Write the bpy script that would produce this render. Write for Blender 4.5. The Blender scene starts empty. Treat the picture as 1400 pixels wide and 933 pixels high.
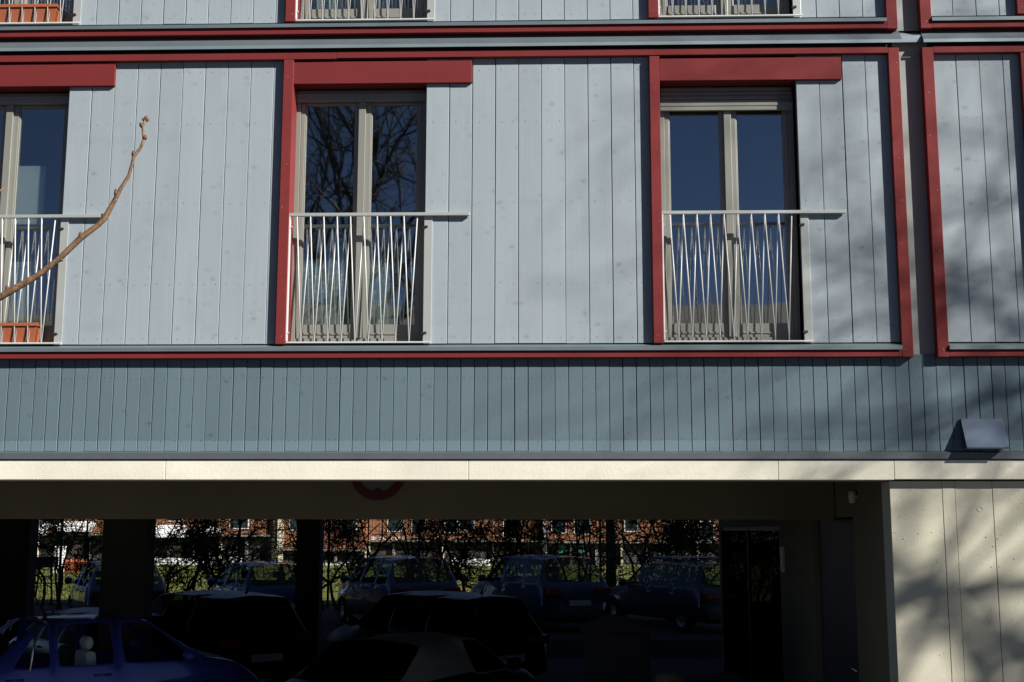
import bpy, bmesh, math, random
from mathutils import Vector, Matrix
R = math.radians
sc = bpy.context.scene
COL = sc.collection
random.seed(7)

# ------------------------------------------------------------------ camera model (fitted to the facade's lines)
FPX, CW, CH = 1680.0, 1400.0, 933.0
PITCH, YAW, ROLL = 0.15358, 0.02917, 0.00156
DC, EYE, GZ = 10.9, 2.2, -0.2          # camera distance to facade, eye height, street level

def ray(px, py):
    X, Y = px - CW/2, py - CH/2
    cr, sr = math.cos(ROLL), math.sin(ROLL)
    X, Y = cr*X + sr*Y, -sr*X + cr*Y
    xr, u = X/FPX, -Y/FPX
    cp, sp = math.cos(PITCH), math.sin(PITCH)
    yr, z = cp - sp*u, sp + cp*u
    c, s = math.cos(YAW), math.sin(YAW)
    return Vector((c*xr - s*yr, s*xr + c*yr, z))

def at(px, py, y):
    """the point of the plane at depth y that the photograph shows at (px, py)"""
    d = ray(px, py); t = (y + DC)/d.y
    return Vector((d.x*t, y, EYE + d.z*t))

# ------------------------------------------------------------------ object helpers
def tag(o, label=None, cat=None, group=None, kind=None):
    if label: o['label'] = label
    if cat: o['category'] = cat
    if group: o['group'] = group
    if kind: o['kind'] = kind
    return o

def empty(name, loc=(0, 0, 0), rz=0, parent=None):
    o = bpy.data.objects.new(name, None); COL.objects.link(o)
    o.location = loc; o.rotation_euler = (0, 0, rz); o.parent = parent
    o.empty_display_size = 0.2
    return o

def copy_tree(o, parent=None):
    c = o.copy(); COL.objects.link(c); c.parent = parent
    for ch in list(o.children): copy_tree(ch, c)
    return c

class MB:
    def __init__(s): s.v = []; s.f = []; s.m = []
    def face(s, pts, m=0):
        i = len(s.v); s.v += [tuple(p) for p in pts]; s.f.append(tuple(range(i, i+len(pts)))); s.m.append(m)
    def box(s, x0, x1, y0, y1, z0, z1, m=0):
        i = len(s.v)
        s.v += [(x, y, z) for z in (z0, z1) for y in (y0, y1) for x in (x0, x1)]
        for q in ((0,2,3,1),(4,5,7,6),(0,1,5,4),(2,6,7,3),(0,4,6,2),(1,3,7,5)):
            s.f.append(tuple(i+k for k in q)); s.m.append(m)
        return s
    def prism(s, prof, x0, x1, m=0):
        """closed (y, z) profile swept along x"""
        i, n = len(s.v), len(prof)
        s.v += [(x0, y, z) for y, z in prof] + [(x1, y, z) for y, z in prof]
        for k in range(n):
            j = (k+1) % n; s.f.append((i+k, i+j, i+n+j, i+n+k)); s.m.append(m)
        s.f.append(tuple(i+k for k in range(n-1, -1, -1))); s.f.append(tuple(i+n+k for k in range(n))); s.m += [m, m]
        return s
    def tube(s, pts, radii, n=6, m=0, cap=True):
        pts = [Vector(p) for p in pts]
        if not hasattr(radii, '__len__'): radii = [radii]*len(pts)
        i0 = len(s.v); u = None
        for k, p in enumerate(pts):
            d = (pts[min(k+1, len(pts)-1)] - pts[max(k-1, 0)]).normalized()
            if u is None:
                u = d.orthogonal().normalized()
            else:
                u = (u - d*u.dot(d)); u = u.normalized() if u.length > 1e-6 else d.orthogonal().normalized()
            w = d.cross(u)
            for a in range(n):
                t = 2*math.pi*a/n
                s.v.append(tuple(p + (u*math.cos(t) + w*math.sin(t))*radii[k]))
        for k in range(len(pts)-1):
            for a in range(n):
                b = (a+1) % n
                s.f.append((i0+k*n+a, i0+k*n+b, i0+(k+1)*n+b, i0+(k+1)*n+a)); s.m.append(m)
        if cap:
            s.f.append(tuple(i0+a for a in range(n-1, -1, -1))); s.m.append(m)
            e = i0+(len(pts)-1)*n
            s.f.append(tuple(e+a for a in range(n))); s.m.append(m)
        return s
    def lathe(s, prof, c=(0, 0, 0), n=24, axis='z', m=0):
        i0 = len(s.v); c = Vector(c)
        for r, h in prof:
            for a in range(n):
                t = 2*math.pi*a/n
                p = {'z': (r*math.cos(t), r*math.sin(t), h), 'y': (r*math.cos(t), h, r*math.sin(t))}[axis]
                s.v.append(tuple(c + Vector(p)))
        for k in range(len(prof)-1):
            for a in range(n):
                b = (a+1) % n
                q = (i0+k*n+a, i0+k*n+b, i0+(k+1)*n+b, i0+(k+1)*n+a)
                s.f.append(q if axis == 'z' else q[::-1]); s.m.append(m)
        return s
    def build(s, name, mats, parent=None, smooth=False, bevel=0, recalc=True):
        me = bpy.data.meshes.new(name); me.from_pydata(s.v, [], s.f)
        if not isinstance(mats, (list, tuple)): mats = [mats]
        for mt in mats: me.materials.append(mt)
        me.polygons.foreach_set('material_index', s.m)
        if recalc:
            bm = bmesh.new(); bm.from_mesh(me); bmesh.ops.recalc_face_normals(bm, faces=bm.faces); bm.to_mesh(me); bm.free()
        if smooth: me.polygons.foreach_set('use_smooth', [True]*len(me.polygons))
        me.update()
        o = bpy.data.objects.new(name, me); COL.objects.link(o); o.parent = parent
        if bevel:
            b = o.modifiers.new('bevel', 'BEVEL'); b.width = bevel; b.segments = 2; b.limit_method = 'ANGLE'
        return o

# ------------------------------------------------------------------ materials
class N:
    def __init__(s, name):
        s.mat = bpy.data.materials.new(name); s.mat.use_nodes = True
        s.t = s.mat.node_tree; s.t.nodes.clear()
        s.out = s.t.nodes.new('ShaderNodeOutputMaterial')
        s.b = s.t.nodes.new('ShaderNodeBsdfPrincipled'); s.link(s.b.outputs[0], s.out.inputs[0])
    def n(s, typ, **kw):
        x = s.t.nodes.new(typ)
        for k, v in kw.items():
            if k in x.inputs: x.inputs[k].default_value = v
            else: setattr(x, k, v)
        return x
    def link(s, a, b): s.t.links.new(a, b)
    def coord(s, scale=(1, 1, 1), out='Object'):
        tc = s.n('ShaderNodeTexCoord'); mp = s.n('ShaderNodeMapping'); mp.inputs['Scale'].default_value = scale
        s.link(tc.outputs[out], mp.inputs[0]); return mp.outputs[0]
    def noise(s, vec, scale=1, detail=4, rough=.55):
        x = s.n('ShaderNodeTexNoise'); x.inputs['Scale'].default_value = scale; x.inputs['Detail'].default_value = detail
        x.inputs['Roughness'].default_value = rough; s.link(vec, x.inputs['Vector']); return x.outputs['Fac']
    def ramp(s, fac, stops):
        x = s.n('ShaderNodeValToRGB'); e = x.color_ramp.elements
        while len(e) < len(stops): e.new(.5)
        for k, (p, c) in enumerate(stops):
            e[k].position = p; e[k].color = (c, c, c, 1) if not hasattr(c, '__len__') else (*c, 1)
        s.link(fac, x.inputs[0]); return x.outputs[0]
    def mix(s, a, b, fac, mode='MIX'):
        x = s.n('ShaderNodeMix', data_type='RGBA', blend_type=mode)
        for sock, v in ((x.inputs[6], a), (x.inputs[7], b), (x.inputs[0], fac)):
            if hasattr(v, 'links'): s.link(v, sock)
            elif hasattr(v, '__len__'): sock.default_value = (*v, 1)
            else: sock.default_value = v
        return x.outputs[2]
    def math(s, op, a, b=0.):
        x = s.n('ShaderNodeMath', operation=op)
        for sock, v in ((x.inputs[0], a), (x.inputs[1], b)):
            if hasattr(v, 'links'): s.link(v, sock)
            else: sock.default_value = v
        return x.outputs[0]
    def base(s, c):
        if hasattr(c, 'links'): s.link(c, s.b.inputs['Base Color'])
        else: s.b.inputs['Base Color'].default_value = (*c, 1)
    def bump(s, h, strength=.3, dist=.01):
        x = s.n('ShaderNodeBump'); x.inputs['Strength'].default_value = strength; x.inputs['Distance'].default_value = dist
        s.link(h, x.inputs['Height']); s.link(x.outputs[0], s.b.inputs['Normal'])
    def set(s, **kw):
        for k, v in kw.items():
            s.b.inputs[k.replace('_', ' ')].default_value = v
        return s

def plain(name, c, rough=.6, metal=0, vary=.12, scale=6, spec=.5, coat=0):
    m = N(name); m.set(Roughness=rough, Metallic=metal)
    m.b.inputs['Specular IOR Level'].default_value = spec
    m.b.inputs['Coat Weight'].default_value = coat
    f = m.noise(m.coord(), scale, 5)
    m.base(m.mix(tuple(x*(1-vary) for x in c), tuple(min(1, x*(1+vary)) for x in c), f))
    return m.mat

def timber(name, c, knots=True, contrast=.13, horiz=False, band=False):
    m = N(name); m.set(Roughness=.68); m.b.inputs['Specular IOR Level'].default_value = .18
    geo = m.n('ShaderNodeNewGeometry'); rnd = geo.outputs['Random Per Island']
    tc = m.n('ShaderNodeTexCoord')
    off = m.n('ShaderNodeCombineXYZ'); m.link(m.math('MULTIPLY', rnd, 37.), off.inputs[2]); m.link(m.math('MULTIPLY', rnd, 11.), off.inputs[0])
    add = m.n('ShaderNodeVectorMath', operation='ADD'); m.link(tc.outputs['Object'], add.inputs[0]); m.link(off.outputs[0], add.inputs[1])
    def mp(scale):
        x = m.n('ShaderNodeMapping'); x.inputs['Scale'].default_value = scale; m.link(add.outputs[0], x.inputs[0]); return x.outputs[0]
    g = (2, 30, 34) if horiz else (34, 30, 1.6)
    grain = m.noise(mp(g), 1, 6, .65)
    broad = m.noise(mp((1.2, 2, 5) if horiz else (5, 2, 1.1)), 1, 3)
    fl = m.noise(mp((2, 6, 22) if horiz else (22, 6, .9)), 1, 2)
    dark, light = tuple(x*(1-contrast) for x in c), tuple(x*(1+contrast) for x in c)
    col = m.mix(dark, light, m.math('ADD', m.math('MULTIPLY', grain, .14), m.math('MULTIPLY', broad, .86)))
    col = m.mix(col, tuple(x*.95 for x in c), m.ramp(fl, [(.52, 0.), (.7, .3)]))
    # tone of each board
    tone = m.ramp(rnd, [(0., .93), (1., 1.04)])
    col = m.mix(col, tone, 1., 'MULTIPLY')
    h = grain
    if knots:
        v = m.n('ShaderNodeTexVoronoi'); v.inputs['Scale'].default_value = 1.; v.inputs['Randomness'].default_value = 1.
        warp = m.noise(mp((9, 9, 9)), 1, 3)
        wv = m.n('ShaderNodeVectorMath', operation='ADD')
        m.link(mp((6.5, 1.2, 9.5) if not horiz else (3.4, 1.2, 4.4)), wv.inputs[0])
        cw = m.n('ShaderNodeCombineXYZ'); m.link(m.math('MULTIPLY', warp, .5), cw.inputs[2]); m.link(m.math('MULTIPLY', warp, .3), cw.inputs[0])
        m.link(cw.outputs[0], wv.inputs[1]); m.link(wv.outputs[0], v.inputs['Vector'])
        kn = m.ramp(v.outputs['Distance'], [(.045, .6), (.1, .22), (.3, 0.)])
        gate = m.ramp(m.noise(mp((3, 3, 2.2)), 1, 1), [(.45, 0.), (.6, 1.)])
        col = m.mix(col, tuple(x*.36 for x in c), m.math('MULTIPLY', kn, gate))
        st = m.n('ShaderNodeTexWave'); st.wave_type = 'BANDS'; st.bands_direction = 'X' if not horiz else 'Z'
        st.inputs['Scale'].default_value = 1.2; st.inputs['Distortion'].default_value = 7.; st.inputs['Detail'].default_value = 3.
        m.link(mp((8, 1, .6) if not horiz else (.6, 1, 8)), st.inputs['Vector'])
        col = m.mix(col, tuple(x*.82 for x in c), m.ramp(st.outputs['Fac'], [(.8, 0.), (1., .2)]))
    run = m.ramp(m.noise(m.coord((16, 1, .55)), 1., 4, .6), [(.56, 0.), (.72, .2)])
    col = m.mix(col, tuple(min(1, x*1.22) for x in c), run)
    # weather marks: faint irregular dirt
    dirt = m.ramp(m.noise(m.coord((1.3, 1, 2.2)), 1.6, 6, .7), [(.55, 0.), (.75, .25)])
    col = m.mix(col, tuple(x*.55 for x in (c[0], c[1]*.98, c[2]*.92)), dirt)
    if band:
        # paler strip along the foot of the boards
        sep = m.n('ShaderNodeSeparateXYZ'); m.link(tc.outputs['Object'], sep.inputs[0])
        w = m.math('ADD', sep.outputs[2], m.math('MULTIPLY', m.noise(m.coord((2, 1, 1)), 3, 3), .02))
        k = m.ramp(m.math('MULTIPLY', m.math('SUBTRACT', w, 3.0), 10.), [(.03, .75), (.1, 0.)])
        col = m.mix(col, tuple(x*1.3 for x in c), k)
    m.base(col); m.bump(h, .04, .003)
    return m.mat

def concrete(name, c, pores=True, streak=.25):
    m = N(name); m.set(Roughness=.85); m.b.inputs['Specular IOR Level'].default_value = .2
    big = m.noise(m.coord((1, 1, .8)), 1.1, 6, .62); fine = m.noise(m.coord(), 38, 6, .7)
    hor = m.noise(m.coord((.5, 1, 9)), 1.5, 5, .6)
    col = m.mix(tuple(x*.84 for x in c), tuple(min(1, x*1.1) for x in c), m.ramp(big, [(.3, 0.), (.7, 1.)]))
    col = m.mix(col, tuple(x*.78 for x in c), m.ramp(hor, [(.5, 0.), (.8, streak*1.6)]))
    col = m.mix(col, tuple(x*.7 for x in c), m.ramp(fine, [(.58, 0.), (.8, .5)]))
    h = fine
    if pores:
        v = m.n('ShaderNodeTexVoronoi'); v.inputs['Scale'].default_value = 24.; m.link(m.coord((1, 1, 1)), v.inputs['Vector'])
        wn = m.n('ShaderNodeTexWhiteNoise'); wn.noise_dimensions = '3D'; m.link(v.outputs['Position'], wn.inputs[0])
        size = m.ramp(wn.outputs['Value'], [(.35, 0.), (1., .17)])
        hole = m.math('LESS_THAN', v.outputs['Distance'], size)
        gate = m.ramp(m.noise(m.coord((1, 1, 1)), 1.7, 2), [(.44, 0.), (.56, 1.)])
        hole = m.math('MULTIPLY', hole, gate)
        col = m.mix(col, tuple(x*.22 for x in c), hole)
        h = m.math('SUBTRACT', fine, m.math('MULTIPLY', hole, 2.))
    m.base(col); m.bump(h, .35, .006)
    return m.mat

def glass(name, refl=.16, tint=(.55, .62, .62), rough=0., wav=.0, edge=.75):
    m = N(name); m.t.nodes.remove(m.b)
    tr = m.n('ShaderNodeBsdfTransparent'); tr.inputs[0].default_value = (*tint, 1)
    gl = m.n('ShaderNodeBsdfGlossy'); gl.inputs['Color'].default_value = (.93, .97, 1, 1); gl.inputs['Roughness'].default_value = rough
    lw = m.n('ShaderNodeLayerWeight'); lw.inputs['Blend'].default_value = .35
    f = m.math('ADD', m.math('MULTIPLY', m.math('POWER', lw.outputs['Facing'], 4.), edge), refl)
    if wav:
        b = m.n('ShaderNodeBump'); b.inputs['Strength'].default_value = wav; b.inputs['Distance'].default_value = .02
        m.link(m.noise(m.coord((1, 1, 1)), 1.6, 2), b.inputs['Height']); m.link(b.outputs[0], gl.inputs['Normal'])
    mx = m.n('ShaderNodeMixShader'); m.link(m.math('MINIMUM', f, 1.), mx.inputs[0]); m.link(tr.outputs[0], mx.inputs[1]); m.link(gl.outputs[0], mx.inputs[2])
    m.link(mx.outputs[0], m.out.inputs[0])
    return m.mat

def paint(name, c, rough=.25, coat=.6):
    m = N(name); m.set(Roughness=.45, Metallic=.25); m.b.inputs['Coat Weight'].default_value = coat; m.b.inputs['Coat Roughness'].default_value = .06
    f = m.noise(m.coord(), 2.2, 4)
    m.base(m.mix(tuple(x*.85 for x in c), c, f)); return m.mat

M = {}
M['board'] = timber('pale_blue_timber', (.342, .402, .447), contrast=.13)
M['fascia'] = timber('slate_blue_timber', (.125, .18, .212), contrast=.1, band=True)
M['red'] = timber('dark_red_timber', (.188, .027, .029), contrast=.14, horiz=True, knots=False)
M['redv'] = timber('dark_red_post_timber', (.215, .034, .035), contrast=.14, knots=True)
M['nail'] = plain('nail_steel', (.08, .085, .09), .5, .6)
M['shadezinc'] = plain('shaded_zinc', (.085, .105, .12), .7, 0, .25, 3)  # flashing slope, with the shadow of the rail above put into its colour
M['sillzinc'] = plain('sill_zinc', (.16, .21, .235), .5, .3, .22, 3)
M['zinc'] = plain('zinc_flashing', (.27, .345, .38), .45, .35, .18, 3)
M['darkzinc'] = plain('dark_flashing', (.13, .15, .165), .5, .3, .2, 4)
M['groove'] = plain('grey_joint_board', (.30, .335, .325), .7, 0, .15, 4)
M['beam'] = concrete('cream_concrete', (.80, .775, .66), pores=False, streak=.2)
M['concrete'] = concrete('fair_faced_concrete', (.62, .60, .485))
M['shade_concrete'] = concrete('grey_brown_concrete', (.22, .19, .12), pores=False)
M['dark_concrete'] = concrete('dark_column_concrete', (.075, .07, .06), pores=False)  # darker concrete for the columns
M['frame'] = plain('beige_aluminium', (.27, .272, .245), .35, .1, .05, 3, .6)
M['shutter'] = plain('grey_shutter_slats', (.22, .205, .21), .5, 0, .08)
M['white_metal'] = plain('white_coated_steel', (.66, .67, .67), .35, 0, .05)
M['rail'] = plain('galvanised_rail', (.50, .53, .52), .4, .3, .1)
M['bolt'] = plain('dark_bolt', (.05, .05, .055), .5, .5)
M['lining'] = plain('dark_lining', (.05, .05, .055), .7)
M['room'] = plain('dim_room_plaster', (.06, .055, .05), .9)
M['pane'] = glass('window_glass', .34, (.82, .87, .86), .018, .05)
M['steel'] = plain('brushed_steel', (.30, .37, .47), .3, 1., .06, 9)
M['black'] = plain('black_plastic', (.012, .012, .013), .45)
M['tyre'] = plain('tyre_rubber', (.02, .02, .02), .85)
M['rim'] = plain('alloy_rim', (.4, .4, .42), .35, .8)
M['chrome'] = plain('chrome_trim', (.7, .7, .7), .15, 1., .03)
M['carglass'] = glass('car_glass', .05, (.45, .5, .48), edge=.3)
M['clearglass'] = glass('clear_car_glass', .02, (.93, .95, .95), edge=.1)
M['darkglass'] = glass('dark_car_glass', .012, (.2, .22, .22), edge=.05)
M['tail'] = plain('red_lamp_plastic', (.35, .012, .015), .2, 0, .05)
M['lamp'] = plain('clear_lamp_plastic', (.6, .62, .64), .15, .3, .05)
M['plate'] = plain('white_number_plate', (.7, .7, .68), .4, 0, .03)
M['seatdark'] = plain('charcoal_and_shaded_upholstery', (.05, .055, .06), .85)
M['seat'] = plain('light_grey_upholstery', (.72, .76, .74), .85)
M['softtop'] = plain('faded_canvas_hood', (.2, .19, .16), .95, 0, .25, 9)
M['asphalt'] = plain('asphalt', (.04, .04, .042), .9, 0, .3, 9)
M['paving'] = plain('yard_asphalt', (.045, .045, .047), .9, 0, .3, 7)
M['bark'] = plain('dark_bark', (.035, .028, .022), .9, 0, .4, 18)
M['twig'] = plain('brown_twig', (.26, .155, .085), .65, 0, .3, 40)
mtw = N('budding_twig_bark'); mtw.set(Roughness=.6)
mtw.base(mtw.mix(mtw.mix((.10, .055, .032), (.30, .18, .10), mtw.ramp(mtw.noise(mtw.coord((40, 40, 40)), 1, 5, .7), [(.35, 0.), (.65, 1.)])), (.36, .27, .19), mtw.ramp(mtw.noise(mtw.coord(), 130, 2), [(.62, 0.), (.68, .8)])))
mtw.bump(mtw.noise(mtw.coord(), 160, 4), .6, .002); M['twig'] = mtw.mat
M['bud'] = plain('dark_bud', (.12, .06, .04), .6)
M['terracotta'] = plain('terracotta_plastic', (.38, .115, .05), .6, 0, .12)
M['soil'] = plain('dry_plants', (.10, .085, .05), .95, 0, .4, 40)
M['white'] = plain('white_paint', (.75, .77, .78), .5)
M['signred'] = plain('shaded_sign_red', (.11, .006, .010), .6)  # ring red darkened, the shade under the building is in the colour
M['signwhite'] = plain('shaded_sign_white', (.17, .16, .15), .6)  # white of the sign face, likewise darkened to carry the shade
M['signblack'] = plain('sign_black', (.01, .01, .01), .5)
M['door'] = plain('dark_steel_door', (.045, .048, .052), .5)
M['bin'] = plain('dark_bin_plastic', (.012, .012, .018), .75)

# ------------------------------------------------------------------ ground, one sheet with a gentle profile
def gz(y):
    pts = [(-400, GZ), (13.4, GZ), (13.9, .1), (24, .1), (99, -.7), (600, -.7)]
    for (a, za), (b, zb) in zip(pts, pts[1:]):
        if y <= b: return za + (zb-za)*max(0, (y-a))/(b-a)
    return -.7
g = MB()
ys = [-400, -60, -20, 0, 13.4, 13.9, 24, 40, 60, 80, 99, 140, 600]
for a, b in zip(ys, ys[1:]):
    g.face([(-400, a, gz(a)), (400, a, gz(a)), (400, b, gz(b)), (-400, b, gz(b))])
tag(g.build('ground', M['asphalt'], recalc=False), kind='structure')
mg = N('sunlit_lawn'); mg.set(Roughness=.9)
mg.base(mg.mix((.07, .09, .01), (.17, .185, .022), mg.ramp(mg.noise(mg.coord((.7, 1.6, 1)), 1.4, 6, .7), [(.35, 0.), (.65, 1.)])))
mg.bump(mg.noise(mg.coord(), 20, 4), .8, .05)
lw = MB()
for a, b in zip([25, 40, 60, 80], [40, 60, 80, 96]):
    lw.face([(-60, a, gz(a)+.03), (60, a, gz(a)+.03), (60, b, gz(b)+.03), (-60, b, gz(b)+.03)])
tag(lw.build('lawn', mg.mat, recalc=False), kind='structure')
pv = MB(); pv.face([(-14, .6, GZ+.006), (2.9, .6, GZ+.006), (2.9, 13.3, GZ+.006), (-14, 13.3, GZ+.006)])
tag(pv.build('parking_floor', M['paving'], recalc=False), kind='structure')

# ------------------------------------------------------------------ the building
B = empty('apartment_building', (0, 0, 0))
tag(B, 'timber clad apartment block with red frames above an open concrete car park', 'building')
SH = 3.057                       # storey height
XL, XR = -16.0, 34.0
def e(v, y): return v*(1 + y/DC)
POST = [-5.815, -2.459, .951, 4.357]      # left edges of the window posts
PW, OW = .093, 1.25
BP = .2135

def boards(name, x0, x1, z0, z1, y, pitch, first, mat, nails, th=.022, parent=B, seed=0):
    rn = random.Random(seed); mb = MB()
    k0 = math.floor((x0-first)/pitch)
    k = k0
    while first + k*pitch < x1 - .004:
        a, b = max(x0, first + k*pitch), min(x1, first + (k+1)*pitch)
        k += 1
        if b - a < .012: continue
        gp = rn.choice((.0016, .0022, .003, .0036)); dy = rn.uniform(-.0015, .0015); dz = rn.uniform(-.0015, .0015)
        a2, b2, c = a+gp, b-gp, .003
        prof = [(a2, y+dy+c), (a2+c, y+dy), (b2-c, y+dy), (b2, y+dy+c), (b2, y+th), (a2, y+th)]
        i = len(mb.v); n = len(prof)
        sk = rn.uniform(-.0014, .0014)
        mb.v += [(px, py, z0+dz) for px, py in prof] + [(px+sk, py, z1) for px, py in prof]
        for q in range(n):
            j = (q+1) % n; mb.f.append((i+q, i+j, i+n+j, i+n+q)); mb.m.append(0)
        mb.f.append(tuple(range(i+n-1, i-1, -1))); mb.f.append(tuple(range(i+n, i+2*n))); mb.m += [0, 0]
        for nz in nails:
            for fx in (.28, .8):
                if b2-a2 < .1: continue
                cx, cz = a2 + (b2-a2)*(fx+rn.uniform(-.03, .03)), nz + rn.uniform(-.008, .008)
                if not (z0 < cz < z1): continue
                rr = rn.uniform(.0028, .0046)
                mb.face([(cx+rr*math.cos(t*math.pi/3), y+dy-.0012, cz+rr*math.sin(t*math.pi/3)) for t in range(6)], 1)
    return mb.build(name, [mat, M['nail']], parent, recalc=False)

def window(xl, xr, zb, zt, drop, name='window'):
    """frame part with leaves, panes, shutter and sill as sub-parts"""
    y0 = .15
    fr = MB(); fw = .052
    fr.box(xl, xl+fw, y0, y0+.07, zb, zt); fr.box(xr-fw, xr, y0, y0+.07, zb, zt)
    fr.box(xl+fw, xr-fw, y0, y0+.07, zt-.06, zt); fr.box(xl+fw, xr-fw, y0, y0+.07, zb, zb+.05)
    W = fr.build(name, M['frame'], B, bevel=.003)
    cx = (xl+xr)/2
    for s in (0, 1):
        a, b = (xl+fw+.003, cx-.004) if s == 0 else (cx-.004, xr-fw-.003)
        sl, sr_ = (.048, .062) if s == 0 else (.105, .048)
        lf = MB(); ya = y0+.012
        if s == 1:
            lf.box(a-.02, a+.045, y0-.016, y0+.06, zb+.052, zt-.062)      # astragal of the active leaf
            lf.box(a+.045, a+sl-.012, ya, ya+.05, zb+.052, zt-.062); lf.box(a+sl-.012, a+sl, ya+.01, ya+.05, zb+.052, zt-.062)
        else:
            lf.box(a, a+sl-.012, ya, ya+.05, zb+.052, zt-.062); lf.box(a+sl-.012, a+sl, ya+.01, ya+.05, zb+.052, zt-.062)
            lf.box(b-sr_, b-.021, ya, ya+.05, zb+.052, zt-.062)
        bb = b-.021 if s == 0 else b
        if s == 1: lf.box(b-sr_, b, ya, ya+.05, zb+.052, zt-.062)
        aa = a+sl
        lf.box(aa, b-sr_, ya, ya+.05, zt-.13, zt-.062)
        lf.box(aa, b-sr_, ya, ya+.05, zb+.052, zb+.18); lf.box(aa, b-sr_, ya-.008, ya, zb+.085, zb+.1)
        L = lf.build('leaf', M['frame'], W, bevel=.003)
        MB().box(aa, b-sr_, ya+.022, ya+.03, zb+.18, zt-.13).build('pane', M['pane'], W)
    sm = MB(); n = max(1, int((drop+.02)/.04))
    zz = zt
    for i in range(n):
        sm.prism([(y0-.026, zz), (y0-.034, zz-.012), (y0-.034, zz-.03), (y0-.026, zz-.0385), (y0-.02, zz-.0385), (y0-.02, zz)], xl+.02, xr-.02)
        zz -= .04
    sm.box(xl+.012, xr-.012, y0-.045, y0-.012, zz-.07, zz-.03, 1); sm.box(xl+.012, xr-.012, y0-.05, y0-.012, zz-.0295, zz, 1)
    sm.build('roller_shutter', [M['shutter'], M['frame']], W, bevel=.0015)
    sl = MB(); sl.prism([(y0, zb), (y0, zb+.008), (-.03, zb-.012), (-.03, zb-.02), (-.02, zb-.026), (y0, zb-.02)], xl, xr)
    sl.build('sill', M['frame'], W)
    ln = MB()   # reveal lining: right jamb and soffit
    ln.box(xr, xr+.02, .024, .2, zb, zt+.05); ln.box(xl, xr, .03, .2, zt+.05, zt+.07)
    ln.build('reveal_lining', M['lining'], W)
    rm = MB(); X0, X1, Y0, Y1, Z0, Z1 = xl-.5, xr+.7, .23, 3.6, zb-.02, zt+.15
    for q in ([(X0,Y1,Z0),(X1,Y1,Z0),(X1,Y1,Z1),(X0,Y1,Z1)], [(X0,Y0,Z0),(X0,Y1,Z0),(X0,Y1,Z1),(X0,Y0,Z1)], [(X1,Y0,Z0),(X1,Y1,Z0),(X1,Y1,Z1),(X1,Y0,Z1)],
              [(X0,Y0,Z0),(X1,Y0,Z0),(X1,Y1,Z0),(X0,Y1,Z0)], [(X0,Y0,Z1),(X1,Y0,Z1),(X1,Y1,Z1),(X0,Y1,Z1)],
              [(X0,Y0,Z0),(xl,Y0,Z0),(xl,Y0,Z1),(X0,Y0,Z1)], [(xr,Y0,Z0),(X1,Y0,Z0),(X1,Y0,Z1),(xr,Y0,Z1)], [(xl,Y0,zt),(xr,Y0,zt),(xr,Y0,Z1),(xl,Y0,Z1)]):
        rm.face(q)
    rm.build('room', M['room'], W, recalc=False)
    return W

def railing(xl, xr, zb):
    """xl post side, xr jamb; the hand rail runs past the jamb over the boards"""
    T = MB(); zt = zb+1.182
    T.box(xl-.004, e(xr+.41, -.04), -.045, -.011, zt-.006, zt+.024)
    P = T.build('balcony_railing', M['rail'], B, bevel=.003)
    MB().box(xl+.002, xr+.075, -.04, -.022, zb+.004, zb+.017).build('bottom_rail', M['white_metal'], P, bevel=.002)
    MB().box(xl-.002, xl+.012, -.044, -.004, zb+.0225, zt-.0065).build('side_plate', M['white_metal'], P, bevel=.002)
    MB().box(xr-.004, xr+.07, -.012, -.004, zb-.004, zt-.0065).build('side_plate', M['rail'], P, bevel=.002)
    for z in (zb+.1, zb+1.08):
        b = MB(); b.tube([(xr+.022, -.0125, z-.004), (xr+.022, -.028, z), (xr-.02, -.03, z-.012)], .009, 8); b.build('bolt', M['bolt'], P)
        b = MB(); b.tube([(xl+.0125, -.024, z), (xl+.026, -.024, z)], .01, 8); b.build('bolt', M['rail'], P)
    n = 10; p = .1223; x0 = xl + .072
    proto = {}
    for i in range(n):
        xt = x0 + i*p
        for fam in (0, 1):
            if fam == 0 and i == n-1: continue
            if fam == 1 and i == 0: continue
            yb = -.036 if fam == 0 else -.0205
            dx = p/2 if fam == 0 else -p/2
            if fam not in proto:
                mb = MB(); mb.tube([(0, 0, zt-.004-zb), (dx, 0, .02)], .0057, 8)
                o = mb.build('baluster', M['white_metal'], P, smooth=True); proto[fam] = o
            else:
                o = proto[fam].copy(); COL.objects.link(o); o.parent = P
            o.location = (xt, yb, zb)
    return P

def post(x0, x1, y1, z0, z1, seed):
    rn = random.Random(seed); m_ = MB().box(x0, x1, -.055, y1, z0, z1); z = z0 + .07
    while z < z1:
        cx, rr = (x0+x1)/2 + rn.uniform(-.025, .025), rn.uniform(.0025, .0042)
        m_.face([(cx+rr*math.cos(t*math.pi/4), -.0563, z+rr*math.sin(t*math.pi/4)) for t in range(8)], 1); z += rn.uniform(.3, 1.0)
    return m_.build('red_post', [M['redv'], M['rail']], B, bevel=.004, recalc=False)

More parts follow.
